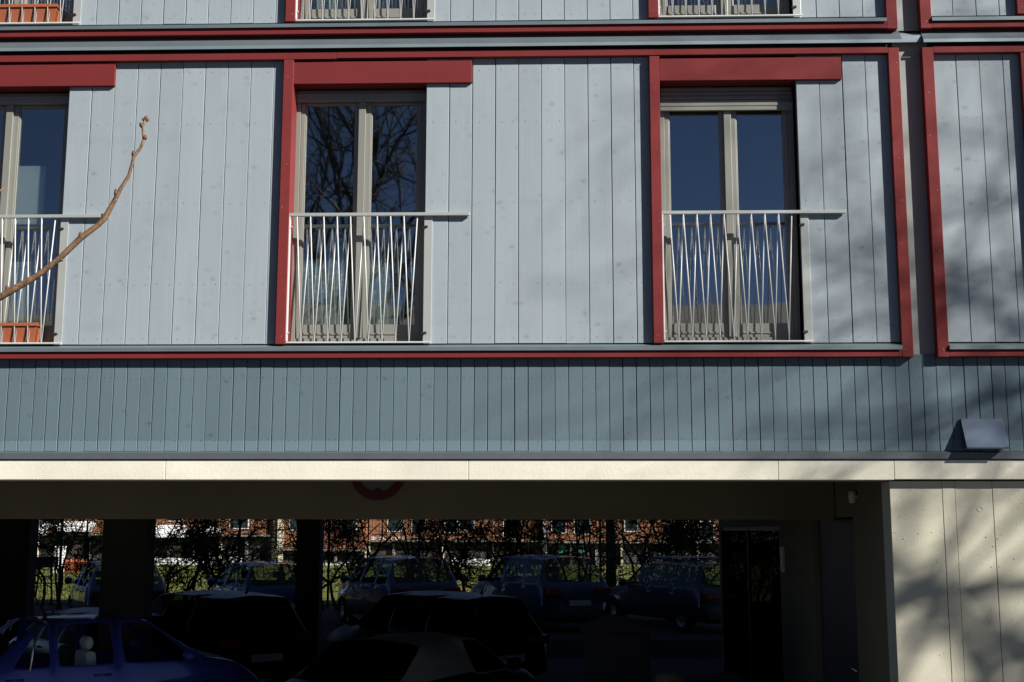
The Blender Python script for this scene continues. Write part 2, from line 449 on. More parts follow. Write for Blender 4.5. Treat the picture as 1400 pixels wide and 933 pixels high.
def storey(k):
    dz = k*SH; full = k == 0
    z0, z1 = 3.868+dz, 6.56+dz
    nl = [z0+.05, z0+.55, z0+1.31, z0+2.07, z1-.12]
    # boards between the windows
    spans = [(XL, POST[0])] + [(POST[i]+PW+OW, POST[i+1]) for i in range(3)] + [(POST[3]+PW+OW, XR)]
    spans[3:4] = [(POST[2]+PW+OW, 3.16), (3.55, POST[3])]
    for i, (a, b) in enumerate(spans):
        first = b if i == 0 else a
        boards('timber_cladding', a, b, z0, z1, 0, BP, first, M['board'], nl, seed=100*k+i)
    for a, b in ((XL, 3.25), (3.46, XR)):
        fa, fb = (a, e(3.15, -.055)) if a == XL else (e(3.565, -.055), b)
        MB().box(fa, fb, -.055, .02, 3.731+dz, 3.80+dz).build('red_bottom_rail', M['red'], B, bevel=.004)
        MB().prism([(.02, 3.862+dz), (-.074, 3.826+dz), (-.074, 3.792+dz), (-.068, 3.792+dz), (-.068, 3.821+dz), (.02, 3.854+dz)], fa, fb).build('sill_flashing', M['sillzinc'], B)
        if a == XL:
            j = e(-1.965, -.055)
            MB().box(fa, j-.001, -.055, 0, 6.541+dz, 6.612+dz).build('red_top_rail', M['red'], B, bevel=.004)
            MB().box(j+.001, fb, -.055, 0, 6.548+dz, 6.615+dz).build('red_top_rail', M['red'], B, bevel=.004)
        else:
            MB().box(fa, fb, -.055, 0, 6.545+dz, 6.612+dz).build('red_top_rail', M['red'], B, bevel=.004)
        ga, gb = (a, 3.262) if a == XL else (3.455, b)
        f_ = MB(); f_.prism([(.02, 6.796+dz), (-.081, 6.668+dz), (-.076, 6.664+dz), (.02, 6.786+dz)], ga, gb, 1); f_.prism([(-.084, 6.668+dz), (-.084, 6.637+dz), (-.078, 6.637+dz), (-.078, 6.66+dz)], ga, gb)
        f_.build('storey_flashing', [M['zinc'], M['shadezinc']], B)
    MB().prism([(.035, 6.777+dz), (-.03, 6.722+dz), (-.03, 6.66+dz), (-.024, 6.66+dz), (-.024, 6.715+dz), (.035, 6.766+dz)], 3.264, 3.453).build('storey_flashing', M['zinc'], B)
    # corner posts and the joint between the two timber frames
    for xa, xb in ((3.152, 3.252), (3.463, 3.565)):
        post(e(xa, -.055), e(xb, -.055), .03, 3.727+dz, 6.6+dz, int(xa*10)+k)
    MB().box(3.2, 3.52, .03, .05, 3.74+dz, 6.76+dz).build('joint_board', M['groove'], B)
    for i, p in enumerate(POST):
        xl = p + PW; xr = xl + OW
        post(e(p, -.055), e(xl, -.055), .148, 3.858+dz, 6.54+dz, int(p*10)+k)
        MB().box(e(xl, -.03)+.001, e(xr+.422, -.03), -.034, .125, 6.308+dz, 6.522+dz).build('red_header', M['red'], B, bevel=.004)
        drop = {(0, 0): .05, (1, 0): .05, (2, 0): .15, (3, 0): .05}.get((i, k), .05)
        window(xl, xr, 3.89+dz, 6.30+dz, drop)
        railing(e(xl, -.05), xr, 3.865+dz)

for k in (0, 1): storey(k)

# backing walls, rear walls, roof, floor slabs
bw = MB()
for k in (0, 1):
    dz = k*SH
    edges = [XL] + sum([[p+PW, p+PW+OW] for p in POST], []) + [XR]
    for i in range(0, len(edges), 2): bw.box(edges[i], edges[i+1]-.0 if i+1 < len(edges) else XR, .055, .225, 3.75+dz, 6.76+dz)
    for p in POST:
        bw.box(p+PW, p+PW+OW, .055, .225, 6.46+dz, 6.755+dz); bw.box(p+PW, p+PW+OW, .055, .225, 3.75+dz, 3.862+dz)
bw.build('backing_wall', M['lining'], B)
MB().box(XL, XR, .23, .5, 9.97, 16.2).build('upper_wall', M['board'], B)
MB().box(XL, XR, 12.7, 13, 3.42, 16.2).build('rear_wall', M['board'], B)
MB().box(XL, XL+.3, .51, 12.69, 3.42, 16.2).build('gable_wall', M['board'], B)
MB().box(XR-.3, XR, .51, 12.69, 3.42, 16.2).build('gable_wall', M['board'], B)
MB().box(XL-.3, XR+.3, -.1, 13.3, 16.22, 16.5).build('roof', M['darkzinc'], B)
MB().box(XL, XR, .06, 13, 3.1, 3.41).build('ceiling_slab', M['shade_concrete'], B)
# narrow fascia boards over the car park
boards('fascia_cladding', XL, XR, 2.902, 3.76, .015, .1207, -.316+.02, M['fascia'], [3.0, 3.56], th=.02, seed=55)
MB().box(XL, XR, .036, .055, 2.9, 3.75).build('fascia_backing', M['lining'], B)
MB().prism([(.03, 2.904), (-.036, 2.886), (-.036, 2.83), (-.03, 2.83), (-.03, 2.88), (.03, 2.895)], XL, XR).build('drip_flashing', M['darkzinc'], B)
# cream concrete edge beam in lengths
js = [XL] + [at(px, 640, -.02).x for px in (226, 640.5, 1064, 1222.5)] + [XR]
for a, b in zip(js, js[1:]):
    last = a > 2.9
    MB().box(a+.0018, b-.0018, -.02, .3, 2.648 + (.006 if last else 0), 2.823).build('edge_beam', M['beam'], B, bevel=.004)
# deeper downstand beam inside
zD = at(500, 710, 2.12).z
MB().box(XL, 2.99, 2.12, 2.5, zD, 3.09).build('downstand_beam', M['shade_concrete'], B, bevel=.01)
# front wall right of the opening, cast in lifts with board joints
xw = [3.0, 3.455, 3.565, 3.89, 4.9, 6.3, 8.2, XR]
for i, (a, b) in enumerate(zip(xw, xw[1:])):
    MB().box(a + (.0 if i == 0 else .0018), b-.0018, .05 + (.0 if i % 2 else .0025), .32, GZ-.1, 2.64).build('concrete_wall', M['concrete'], B, bevel=.003)
th = MB()
for px, py in ((1340, 696), (1352, 904), (1392, 820)):
    c = at(px, py, .048); th.lathe([(.026, .004), (.0245, .0022), (.0215, .0022), (.02, .004)], (c.x, .047, c.z), 20, 'y')
th.build('tie_hole_ring', M['concrete'], B)
# side wall with steel door and a glazed screen
def side_y(px): d = ray(px, 760); return 3.0/d.x*d.y - DC
yd0, yd1, yg0, yg1 = side_y(1168), side_y(1112), side_y(1066), side_y(986)
zdt = EYE + (726-707)/FPX*(DC+yd0+.6)
sw = MB()
sw.box(3.0, 3.25, .325, yd0, GZ, 3.09); sw.box(3.0, 3.25, yd1, yg0, GZ, 3.09); sw.box(3.0, 3.25, yd0, yd1, zdt, 3.09)
zgt = EYE + (726-719)/FPX*(DC+yg0+1.5)
sw.box(3.0, 3.25, yg0, yg1, zgt, 3.09); sw.box(3.0, 3.25, yg1, yg1+.25, GZ, 3.09)
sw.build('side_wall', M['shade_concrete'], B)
MB().box(3.26, 3.4, .33, yg1+.25, GZ, 3.09).build('stair_core', M['lining'], B)
D = MB().box(3.06, 3.1, yd0+.02, yd1-.02, GZ, zdt-.02).build('steel_door', M['door'], B)
MB().tube([(3.055, yd0+.2, .85), (3.02, yd0+.2, .85), (3.02, yd0+.34, .85)], .012, 8).build('handle', M['chrome'], D)
G = MB()
n = 2
for i in range(n+1):
    y = yg0 + (yg1-yg0)*i/n
    G.box(3.02, 3.07, max(yg0, y-.03), min(yg1, y+.03), GZ, zgt)
G.box(3.025, 3.065, yg0, yg1, GZ, GZ+.1); G.box(3.025, 3.065, yg0, yg1, zgt-.06, zgt)
G = G.build('glazed_screen', M['black'], B)
MB().box(3.04, 3.046, yg0, yg1, GZ+.1, zgt-.06).build('pane', M['darkglass'], G)
c = at(1070, 765, yg0-.15); MB().box(2.985, 3.0, yg0-.32, yg0-.1, c.z-.16, c.z+.16).build('wall_plate', M['plate'], B)
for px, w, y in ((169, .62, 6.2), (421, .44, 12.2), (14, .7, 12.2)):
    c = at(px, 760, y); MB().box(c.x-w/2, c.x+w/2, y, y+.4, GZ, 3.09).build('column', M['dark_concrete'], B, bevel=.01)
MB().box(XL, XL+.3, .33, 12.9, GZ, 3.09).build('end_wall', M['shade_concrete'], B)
# little wall lamp by the corner
c = at(1181, 680, 1.2)
wl = MB(); wl.lathe([(0, -.06), (.03, -.055), (.036, 0), (.036, .05), (.02, .06), (0, .06)], (2.95, 1.2, c.z), 14); wl.box(2.965, 3.0, 1.18, 1.22, c.z-.02, c.z+.02)
wl.build('wall_lamp', M['plate'], B, smooth=True)
# brushed steel vent hood on the fascia
hd = MB(); x0, x1, zt_, zb_ = 3.632, 3.995, 3.185, 2.925
p = .125
hd.prism([(.012, zt_), (-.002, zt_), (-p, zb_), (-p, zb_-.012), (-p+.006, zb_-.012), (-p+.006, zb_), (.012, zt_-.02)], x0, x1)
for xx in (x0, x1-.003):
    hd.prism([(.012, zt_-.004), (-.003, zt_-.004), (-p+.002, zb_-.001), (.012, zb_-.001)], xx+.0004, xx+.0026)
hd.build('vent_hood', M['steel'], B, bevel=.001)

# ------------------------------------------------------------------ things at the windows
def planter(xc, z, n=.48, plants=1):
    t = empty('flower_box', (xc, .04, z))
    b = MB(); l = n/2
    prof = [(-l, 0), (l, 0)]
    v = []
    for s, zz, gr in ((0, 0, -.02), (1, .15, 0), (2, .15, .012), (3, .178, .012), (4, .178, -.006), (5, .13, -.012)):
        v.append([(-l-gr, -.07-gr, zz), (l+gr, -.07-gr, zz), (l+gr, .07+gr, zz), (-l-gr, .07+gr, zz)])
    for a, c in zip(v, v[1:]):
        for k in range(4): b.face([a[k], a[(k+1) % 4], c[(k+1) % 4], c[k]])
    b.face(v[0]); b.build('box', M['terracotta'], t)
    s = MB(); rn = random.Random(int(xc*100))
    s.face([(p[0], p[1], .14) for p in v[5]])
    for i in range(70 if plants else 12):
        x, y = rn.uniform(-l, l), rn.uniform(-.05, .05)
        s.tube([(x, y, .14), (x+rn.uniform(-.03, .03), y+rn.uniform(-.03, .02), .17+rn.random()*.03), (x+rn.uniform(-.06, .06), y+rn.uniform(-.05, .03), .19+rn.random()*.03)], [.003, .002, .001], 4)
    s.build('dry_plants', M['soil'], t, recalc=False)
    return t
tag(planter(at(18, 455, .04).x, 3.885), 'terracotta flower box with dry stems behind the leftmost railing of the lower storey', 'flower box', 'terracotta flower boxes on window sills')
tag(planter(at(28, 25, .04).x, 3.885+SH, .74, 0), 'terracotta flower box behind the railing at the upper left corner', 'flower box', 'terracotta flower boxes on window sills')

mc = N('net_curtain'); mc.set(Roughness=.9)
tr = mc.n('ShaderNodeBsdfTransparent'); df = mc.b
fl = mc.n('ShaderNodeTexVoronoi'); fl.inputs['Scale'].default_value = 26.; mc.link(mc.coord((1, 1, .8)), fl.inputs['Vector'])
lace = mc.ramp(fl.outputs['Distance'], [(.2, 1.), (.5, .6)])
mc.base(mc.mix((.6, .7, .64), (.88, .92, .88), mc.noise(mc.coord((7, 1, 4)), 1.5, 5)))
ms = mc.n('ShaderNodeMixShader'); mc.link(lace, ms.inputs[0]); mc.link(tr.outputs[0], ms.inputs[1]); mc.link(df.outputs[0], ms.inputs[2]); mc.link(ms.outputs[0], mc.out.inputs[0])
mp2 = plain('white_curtain_cloth', (.62, .70, .70), .9)
def curtain(x0, x1, z0, z1, y, mat, folds, amp, name, seed=1, ragged=0):
    rn = random.Random(seed); mb = MB(); n = 90; rows = 8
    off = [rn.uniform(-ragged, ragged) for _ in range(n+1)]
    g = [[(x0+(x1-x0)*i/n, y + amp*math.sin(folds*2*math.pi*i/n + .5*math.sin(i*.21)) , z0 + (z1+off[i]-z0)*j/rows) for i in range(n+1)] for j in range(rows+1)]
    for j in range(rows):
        for i in range(n): mb.face([g[j][i], g[j][i+1], g[j+1][i+1], g[j+1][i]])
    return mb.build(name, mat, None, smooth=True, recalc=False)
w2 = POST[1]+PW
tag(curtain(w2+.09, w2+.56, 4.07, 4.68, .204, mc.mat, 4, .006, 'cafe_curtain', 3, .03), 'lace half curtain behind the left leaf of the middle window', 'curtain', 'lace half curtains')
tag(curtain(w2+.7, w2+1.05, 4.07, 4.66, .204, mc.mat, 3, .006, 'cafe_curtain', 4, .03), 'lace half curtain behind the right leaf of the middle window', 'curtain', 'lace half curtains')
tag(curtain(w2+.08, w2+.62, 4.0+SH, 6.25+SH, .3, mp2, 5, .03, 'long_curtain', 5), 'white curtain behind the left leaf of the upper middle window', 'curtain', 'long white curtains')
tag(curtain(w2+.68, w2+1.0, 4.0+SH, 6.25+SH, .3, mp2, 4, .03, 'long_curtain', 6), 'white curtain behind the right leaf of the upper middle window', 'curtain', 'long white curtains')
w1 = POST[0]+PW
tag(curtain(w1+.5, w1+.95, 4.0+SH, 6.25+SH, .32, mp2, 5, .04, 'long_curtain', 8), 'pale curtain behind the flower box of the upper left window', 'curtain', 'long white curtains')
w3 = POST[2]+PW
# white board leaning behind the glass of the left window
yq = .205
q0, q1 = at(27, 0, yq).x, at(77, 0, yq).x
zA, zB = at(50, 227, yq).z, at(50, 307, yq).z
wb_ = MB(); wb_.box(q0, q1, yq, yq+.03, zB, zA); wb_.box(q0, q1, yq+.031, yq+.06, 3.92, zB-.35)
o = wb_.build('white_panel', M['white'], None, bevel=.004)
tag(o, 'white panel standing inside the glass of the leftmost window', 'panel')

# ------------------------------------------------------------------ height limit sign on the downstand beam
cS = at(517, 646.5, 2.1)
sg = empty('height_limit_sign', (cS.x, 2.1, cS.z))
tag(sg, 'round red ringed height limit sign half hidden above the car park opening', 'sign')
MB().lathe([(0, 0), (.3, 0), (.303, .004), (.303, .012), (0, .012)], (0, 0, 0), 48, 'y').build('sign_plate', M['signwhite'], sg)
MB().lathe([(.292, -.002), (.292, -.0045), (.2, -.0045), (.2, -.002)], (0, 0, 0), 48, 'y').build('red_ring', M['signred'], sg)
for s in (1, -1):
    t = MB(); t.face([(-.075, -.003, -s*.205), (.075, -.003, -s*.205), (0, -.003, -s*.155)]); t.build('arrow_mark', M['signblack'], sg, recalc=False)

# ------------------------------------------------------------------ cars
def make_car(loc, ang, mat, label, L=4.3, Wd=1.74, H=1.46, kind='hatch', soft=False, rack=False, mast=True, group='cars parked in the car park', seats=True, chrome=False, cg='carglass', bar=False):
    root = empty('parked_car', (loc[0], loc[1], loc[2]), ang)
    tag(root, label, 'car', group)
    h = L/2; w = Wd/2; belt = H*.61; zb = .2
    roofw, rh = w*.70, H
    # stations: x at lower body, x at belt, x at roof, belt z, roof-edge z, centre z, kind, width factor
    if kind == 'sedan':
        T = belt+.05
        st = [(-h, -h+.03, -h+.06, belt-.12, belt-.07, belt-.05, .86), (-h+.16, -h+.16, -h+.2, belt-.02, T-.01, T+.01, .95), (-1.5, -1.5, -1.42, belt, T, T+.03, 1), (-1.2, -1.22, -.86, belt, rh-.07, rh-.02, 1)]
    elif kind == 'hatch':
        st = [(-h, -h+.05, -h+.12, belt-.03, belt+.02, belt+.03, .88), (-h+.14, -h+.16, -h+.2, belt, belt+.05, belt+.07, .97), (-h+.34, -h+.36, -h+.5, belt+.01, rh-.09, rh-.04, 1)]
    else:  # wagon
        st = [(-h, -h+.04, -h+.1, belt-.03, belt+.02, belt+.03, .9), (-h+.1, -h+.12, -h+.16, belt, belt+.05, belt+.07, .97), (-h+.3, -h+.32, -h+.4, belt+.01, rh-.08, rh-.03, 1)]
    rear_i = len(st)-1
    xs0 = st[-1][1]; xa = .98 if kind != 'wagon' else .95
    c_roof = st[-1][2]
    xB = .02; xC = (xs0 + xB)/2 - .12
    st += [(xC-.03, xC-.03, max(xC-.03, c_roof+.1), belt, rh-.055, rh, 1), (xC+.03, xC+.03, max(xC+.03, c_roof+.16), belt, rh-.055, rh, 1)] if kind != 'sedan' or not soft else []
    st += [(xB-.04, xB-.04, xB-.06, belt, rh-.05, rh+.005, 1), (xB+.04, xB+.04, xB+.02, belt, rh-.05, rh+.005, 1),
           (xa, xa, .42, belt-.01, rh-.08, rh-.03, 1), (1.16, 1.16, 1.05, belt-.03, belt+.03, belt+.07, .99),
           (1.55, 1.55, 1.5, belt-.07, belt-.02, belt+.02, .97), (h-.22, h-.22, h-.28, belt-.2, belt-.15, belt-.11, .92), (h, h-.03, h-.08, belt-.32, belt-.27, belt-.25, .8)]
    n = len(st); bm = bmesh.new(); ring = []
    for (xl, xb, xr, zbelt, zre, zc, f) in st:
        cab = zre > zbelt+.12
        ww = w*f
        half = [(xl, 0, zb), (xl, ww*.85, zb), (xl, ww*.98, zb+.12), (xl, ww, zb+.36), (xb, ww*.955, zbelt), (xr, roofw if cab else ww*.8, zre), (xr, 0, zc)]
        rr = half + [(x, -y, z) for x, y, z in half[-2:0:-1]]
        ring.append([bm.verts.new(p) for p in rr])
    m = len(ring[0]); bm.faces.ensure_lookup_table()
    win = []
    names = ['body', 'rear_window', 'side_window', 'windscreen', 'soft_top']
    iA = n-6+1
    for i in range(n-1):
        for k in range(m):
            k2 = (k+1) % m
            f = bm.faces.new((ring[i][k], ring[i][k2], ring[i+1][k2], ring[i+1][k]))
            cabin_i = st[i][4] > st[i][3]+.12; cabin_j = st[i+1][4] > st[i+1][3]+.12
            top = k in (5, 6); side = k in (4, 7)
            if top and (not cabin_i) and cabin_j: win.append((f, 1))
            elif top and cabin_i and not cabin_j: win.append((f, 3))
            elif side and cabin_i and cabin_j and abs(st[i+1][1]-st[i][1]) > .12 and not (soft and i == rear_i): win.append((f, 2))
            if soft and (top or side) and cabin_j and cabin_i: f.material_index = 4
            if soft and side and cabin_j and not cabin_i: f.material_index = 4
    bm.faces.new(ring[0][::-1]); bm.faces.new(ring[-1])
    # join the two halves of each screen, then inset to leave pillars
    for code in (1, 3):
        fs = [f for f, c in win if c == code]
        if len(fs) == 2:
            bmesh.ops.inset_region(bm, faces=fs, thickness=.13 if soft and code == 1 else .045, use_even_offset=True)
            for f in fs: f.material_index = code
    for f, c in win:
        if c == 2:
            bmesh.ops.inset_region(bm, faces=[f], thickness=.02, use_even_offset=True); f.material_index = 2
    bmesh.ops.recalc_face_normals(bm, faces=bm.faces)
    bm.edges.layers.float.new('crease_edge'); bm.verts.layers.float.new('crease_vert')
    cr = bm.edges.layers.float.get('crease_edge'); cv = bm.verts.layers.float.get('crease_vert')
    bm.edges.ensure_lookup_table(); bm.verts.ensure_lookup_table(); bm.faces.ensure_lookup_table()
    for ed in bm.edges:
        mm = [f.material_index for f in ed.link_faces]
        if any(k in (1, 2, 3) for k in mm) and len(set(mm)) > 1:
            ed[cr] = 1.
            for v in ed.verts: v[cv] = .95
            for f in ed.link_faces:
                if f.material_index in (0, 4):
                    for e2 in f.edges: e2[cr] = max(e2[cr], .85)
                    for v in f.verts: v[cv] = max(v[cv], .6)
    me = bpy.data.meshes.new('cage'); bm.to_mesh(me); bm.free()
    o = bpy.data.objects.new('cage', me); COL.objects.link(o)
    sd = o.modifiers.new('s', 'SUBSURF'); sd.levels = 2; sd.render_levels = 2
    dg = bpy.context.evaluated_depsgraph_get(); ev = o.evaluated_get(dg); hi = bpy.data.meshes.new_from_object(ev)
    bpy.data.objects.remove(o)
    src = bmesh.new(); src.from_mesh(hi)
    def part(name, faces, mt, off=0.):
        mb = MB(); idx = {}
        for f in faces:
            q = []
            for v in f.verts:
                if v.index not in idx: idx[v.index] = len(mb.v); mb.v.append(tuple(v.co + v.normal*off))
                q.append(idx[v.index])
            mb.f.append(tuple(q)); mb.m.append(0)
        return mb.build(name, mt, root, smooth=True, recalc=False)
    src.faces.ensure_lookup_table(); src.verts.ensure_lookup_table()
    groups = {}
    for f in src.faces: groups.setdefault(f.material_index, []).append(f)
    body = part('body', groups[0], mat)
    for code in (1, 2, 3, 4):
        if code not in groups: continue
        left = set(groups[code])
        while left:
            seed = left.pop(); isl = [seed]; stack = [seed]
            while stack:
                f = stack.pop()
                for ed in f.edges:
                    for g2 in ed.link_faces:
                        if g2 in left: left.discard(g2); isl.append(g2); stack.append(g2)
            if code == 4:
                part('soft_top', isl, M['softtop'], .004)
            else:
                part(names[code], isl, M[cg], 0)
                if chrome and code == 2:
                    be = [ed for f in isl for ed in f.edges if sum(1 for g2 in ed.link_faces if g2.material_index == 2) == 1]
                    tb = MB()
                    for ed in be: tb.tube([ed.verts[0].co + ed.verts[0].normal*.009, ed.verts[1].co + ed.verts[1].normal*.009], .009, 5)
                    tb.build('window_trim', M['chrome'], root, smooth=True)
    src.free()
    # wheels
    for x in (-h+.78, h-.82):
        for s in (-1, 1):
            t = MB().lathe([(.2, -.1), (.3, -.1), (.315, -.07), (.315, .07), (.3, .1), (.2, .1)], (x, s*(w-.11), .315), 28, 'y').build('wheel', M['tyre'], root, smooth=True)
            r = MB(); r.lathe([(.0, s*.085), (.05, s*.09), (.19, s*.06), (.205, s*.095)], (x, s*(w-.11), .315), 20, 'y'); r.build('rim', M['rim'], t, smooth=True)
    # lamps, plate, handles, mirrors
    for s in (-1, 1):
        q = MB(); zt = belt-.02; q.prism([(0, 0)]*0 + [(s*(w*.86), zt-.16), (s*(w*.86), zt-.03), (s*(w*.5), zt-.05), (s*(w*.5), zt-.16)], -h-.012, -h+.15); q.build('tail_light', M['tail'], root, bevel=.012)
        q = MB(); q.prism([(s*(w*.76), belt-.42), (s*(w*.76), belt-.3), (s*(w*.42), belt-.33), (s*(w*.42), belt-.43)], h-.18, h+.008); q.build('headlight', M['lamp'], root, bevel=.012)
        for xh in (xB-.2, xC-.05 if kind != 'sedan' else -1.15):
            q = MB(); q.tube([(xh-.09, s*(w*.975), belt-.1), (xh-.08, s*(w*.975+.022), belt-.1), (xh+.08, s*(w*.975+.022), belt-.1), (xh+.09, s*(w*.975), belt-.1)], .014, 6); q.build('handle', M['chrome'] if chrome else mat, root, smooth=True)
        q = MB(); q.lathe([(0, -.1), (.06, -.09), (.085, -.02), (.075, .06), (.0, .085)], (xa-.16, s*(w+.08), belt+.07), 12, 'y'); q.box(xa-.17, xa-.12, min(s*w*.93, s*(w+.03)), max(s*w*.93, s*(w+.03)), belt+.02, belt+.05); q.build('wing_mirror', mat, root, smooth=True)
    MB().box(-h-.014, -h+.03, -.26, .26, belt-.42, belt-.31).build('number_plate', M['plate'], root, bevel=.004)
    MB().box(-h-.03, -h+.2, -w*.8, w*.8, .28, .4).build('bumper', M['black'], root, bevel=.03)
    if bar:
        for s in (-1, 1):
            MB().tube([(-.99, s*w*.962, belt-.01), (-.93, s*(w*.83), (belt+rh)/2+.02), (-.9, s*(roofw+.012), rh-.075)], .012, 8).build('quarter_light_bar', M['chrome'], root, smooth=True)
    if mast:
        MB().tube([(c_roof+.22, 0, rh-.02), (c_roof+.2, 0, rh+.05), (c_roof+.1, 0, rh+.2)], [.03, .012, .004], 8).build('aerial', M['black'], root)
    if rack:
        for s in (-1, 1):
            MB().tube([(c_roof+.15, s*(roofw-.02), rh-.06), (c_roof+.22, s*(roofw-.02), rh+.03), (.3, s*(roofw-.02), rh+.045), (.4, s*(roofw-.02), rh-.06)], .018, 8).build('roof_rail', M['black'], root, smooth=True)
        for xx in (-.1, -.85):
            MB().box(xx-.035, xx+.035, -roofw-.04, roofw+.04, rh+.065, rh+.095).build('roof_bar', M['rail'], root, bevel=.006)
    if seats:
        for s in (-1, 1):
            b = MB(); c = (-.25, s*.36)
            prof = [(-.22, .35), (-.25, .42), (-.18, .75), (-.19, .98), (-.24, 1.0), (-.30, .98), (-.30, .75), (-.34, .4)]
            for (ya, k1), (yb, k2) in zip([(-.24, .86), (-.2, 1.), (.2, 1.)], [(-.2, 1.), (.2, 1.), (.24, .86)]):
                A = [(c[0]+x+.25, c[1]+ya, .35+(z-.35)*k1) for x, z in prof]; Bq = [(c[0]+x+.25, c[1]+yb, .35+(z-.35)*k2) for x, z in prof]
                for k in range(len(prof)): j = (k+1) % len(prof); b.face([A[k], A[j], Bq[j], Bq[k]])
                if ya == -.24: b.face(A)
                if yb == .24: b.face(Bq[::-1])
            sm_ = M['seat'] if bar and s < 0 else M['seatdark']  # saloon's far seat gets the dark cloth to paint in the cabin's shade
            S = b.build('seat', sm_, root, smooth=True, bevel=.02)
            hr = MB(); hr.lathe([(0, -.13), (.06, -.125), (.075, -.08), (.075, .08), (.06, .125), (0, .13)], (0, 0, 0), 14, 'y')
            o = hr.build('headrest', sm_, S, smooth=True); o.location = (-.24, s*.36, 1.085*H/1.4); o.scale = (.7, 1.1, 1.05)
    return root

def place(px, y, off=(0, 0)): p = at(px, 800, y); return (p.x+off[0], p.y+off[1])
BLUE, GREYB, BLACK, NAVY = paint('blue_car_paint', (.04, .06, .36)), paint('dark_grey_car_paint', (.03, .045, .085), coat=1.), plain('black_car_paint', (.003, .003, .005), .3, 0, .1, 3, .15), paint('navy_car_paint', (.018, .042, .135), coat=1.)
ROYAL = paint('mid_blue_car_paint', (.025, .062, .23), coat=1.); SILV = paint('steel_blue_car_paint', (.05, .10, .21), coat=1.)
a27 = R(90+27)
YB = 17.4; ZB = .1
def back(px, mat, label, **kw):
    x, y = place(px, YB); return make_car((x, y, ZB), a27, mat, label, group='row of cars parked behind the building', **kw)
back(-14, NAVY, 'dark blue car at the far left of the back row, cut by the picture edge', L=4.2, H=1.42)
back(158, SILV, 'steel blue hatchback partly behind the thick column in the back row', L=4.1, H=1.46)
back(356, ROYAL, 'blue hatchback in the back row beside the slim column', L=4.2, H=1.44)
back(540, NAVY, 'dark hatchback third from the right in the back row', L=4.1, H=1.57)
back(731, NAVY, 'tall dark blue people carrier in the back row with its number plate showing', L=4.3, H=1.6)
back(925, GREYB, 'dark estate car with a roof rack at the right end of the back row', L=4.5, H=1.46, kind='wagon', rack=True, chrome=True)
x, y = place(283, 9.4); make_car((x, y, GZ), R(90+42), BLACK, 'black hatchback in the middle row, behind the blue saloon', L=4.1, H=1.46, cg='darkglass')
x, y = place(588, 9.4); make_car((x, y, GZ), R(90+42), BLACK, 'black hatchback in the middle row, behind the soft top convertible', L=4.1, H=1.46, cg='darkglass')
x, y = place(128, 9.0); make_car((x, y, GZ), R(90+38), BLACK, 'low dark coupe whose roof shows just above the blue saloon', L=4.1, H=1.2, kind='hatch', mast=False, cg='darkglass')
pt = at(170, 890, 3.75); make_car((pt.x-.54, 4.35, GZ), R(90-53), BLUE, 'blue saloon with light grey seats at the lower left', L=3.86, H=1.4, kind='sedan', cg='clearglass', bar=True)
pt = at(548, 900, 2.6); make_car((pt.x-.02, 4.2, GZ), R(90-25), BLACK, 'dark convertible with a closed canvas soft top', L=3.95, Wd=1.68, H=1.2, kind='sedan', soft=True, mast=False, cg='darkglass')

# waste container with a pitched lid, and a pale domed bollard
c = at(842, 862, 3.6)
wc = empty('waste_container', (c.x, 3.6, GZ)); hh = c.z-GZ
MB().prism([(-.33, 0), (.33, 0), (.36, hh), (-.36, hh)], -.36, .36).build('bin_body', M['bin'], wc, bevel=.02)
l = MB(); i = 0
za = at(842, 843, 3.6).z - GZ
prof = [(-.4, hh), (.4, hh), (.4, hh+.03), (.06, za), (-.06, za), (-.4, hh+.03)]
A = [(x, -.4, z) for x, z in prof]; Bq = [(x, .4, z) for x, z in prof]
for k in range(6): j = (k+1) % 6; l.face([A[k], A[j], Bq[j], Bq[k]])
l.face(A[::-1]); l.face(Bq); l.build('lid', M['bin'], wc, bevel=.015)
tag(wc, 'dark waste container with a low pitched lid right of the convertible', 'bin')
c = at(915, 918, 3.2)
bo = empty('bollard', (c.x, 3.2, GZ)); r = .17; zt = c.z-GZ
MB().lathe([(r, 0), (r, zt-.12), (r*.9, zt-.05), (r*.6, zt-.01), (0, zt)], (0, 0, 0), 24).build('post', M['shade_concrete'], bo, smooth=True)
tag(bo, 'pale round topped bollard in front of the dark glazed screen', 'bollard')

# ------------------------------------------------------------------ bare trees
def limb(mb, rn, p, d, ln, r, lvl, up=.25, wob=.16, n=5, kids=(4, 6), spread=(25, 55), shrink=.62, minr=.004, sides=6, thick=.62):
    pts, rad = [p.copy()], [r]; q = p.copy(); dd = d.normalized()
    for k in range(n):
        dd = (dd + Vector((rn.gauss(0, wob), rn.gauss(0, wob), rn.gauss(0, wob) + up*.12))).normalized()
        q = q + dd*(ln/n); pts.append(q.copy()); rad.append(max(minr, r*(1 - .75*(k+1)/n)))
    mb.tube(pts, rad, max(3, sides-lvl) if sides > 3 else 3, cap=False)
    if lvl <= 0: return
    for c in range(rn.randint(*kids)):
        t = rn.uniform(.3, 1.)*(n-.01); k = int(t); f = t-k
        b = pts[k].lerp(pts[k+1], f); ax = (pts[k+1]-pts[k]).normalized()
        ang = R(rn.uniform(*spread)); o = ax.orthogonal(); o.rotate(Matrix.Rotation(rn.uniform(0, 6.283), 3, ax))
        nd = ax*math.cos(ang) + o*math.sin(ang)
        limb(mb, rn, b, nd, ln*shrink*rn.uniform(.75, 1.15), max(minr, rad[k]*thick), lvl-1, up, wob, n, kids, spread, shrink, minr, sides, thick)

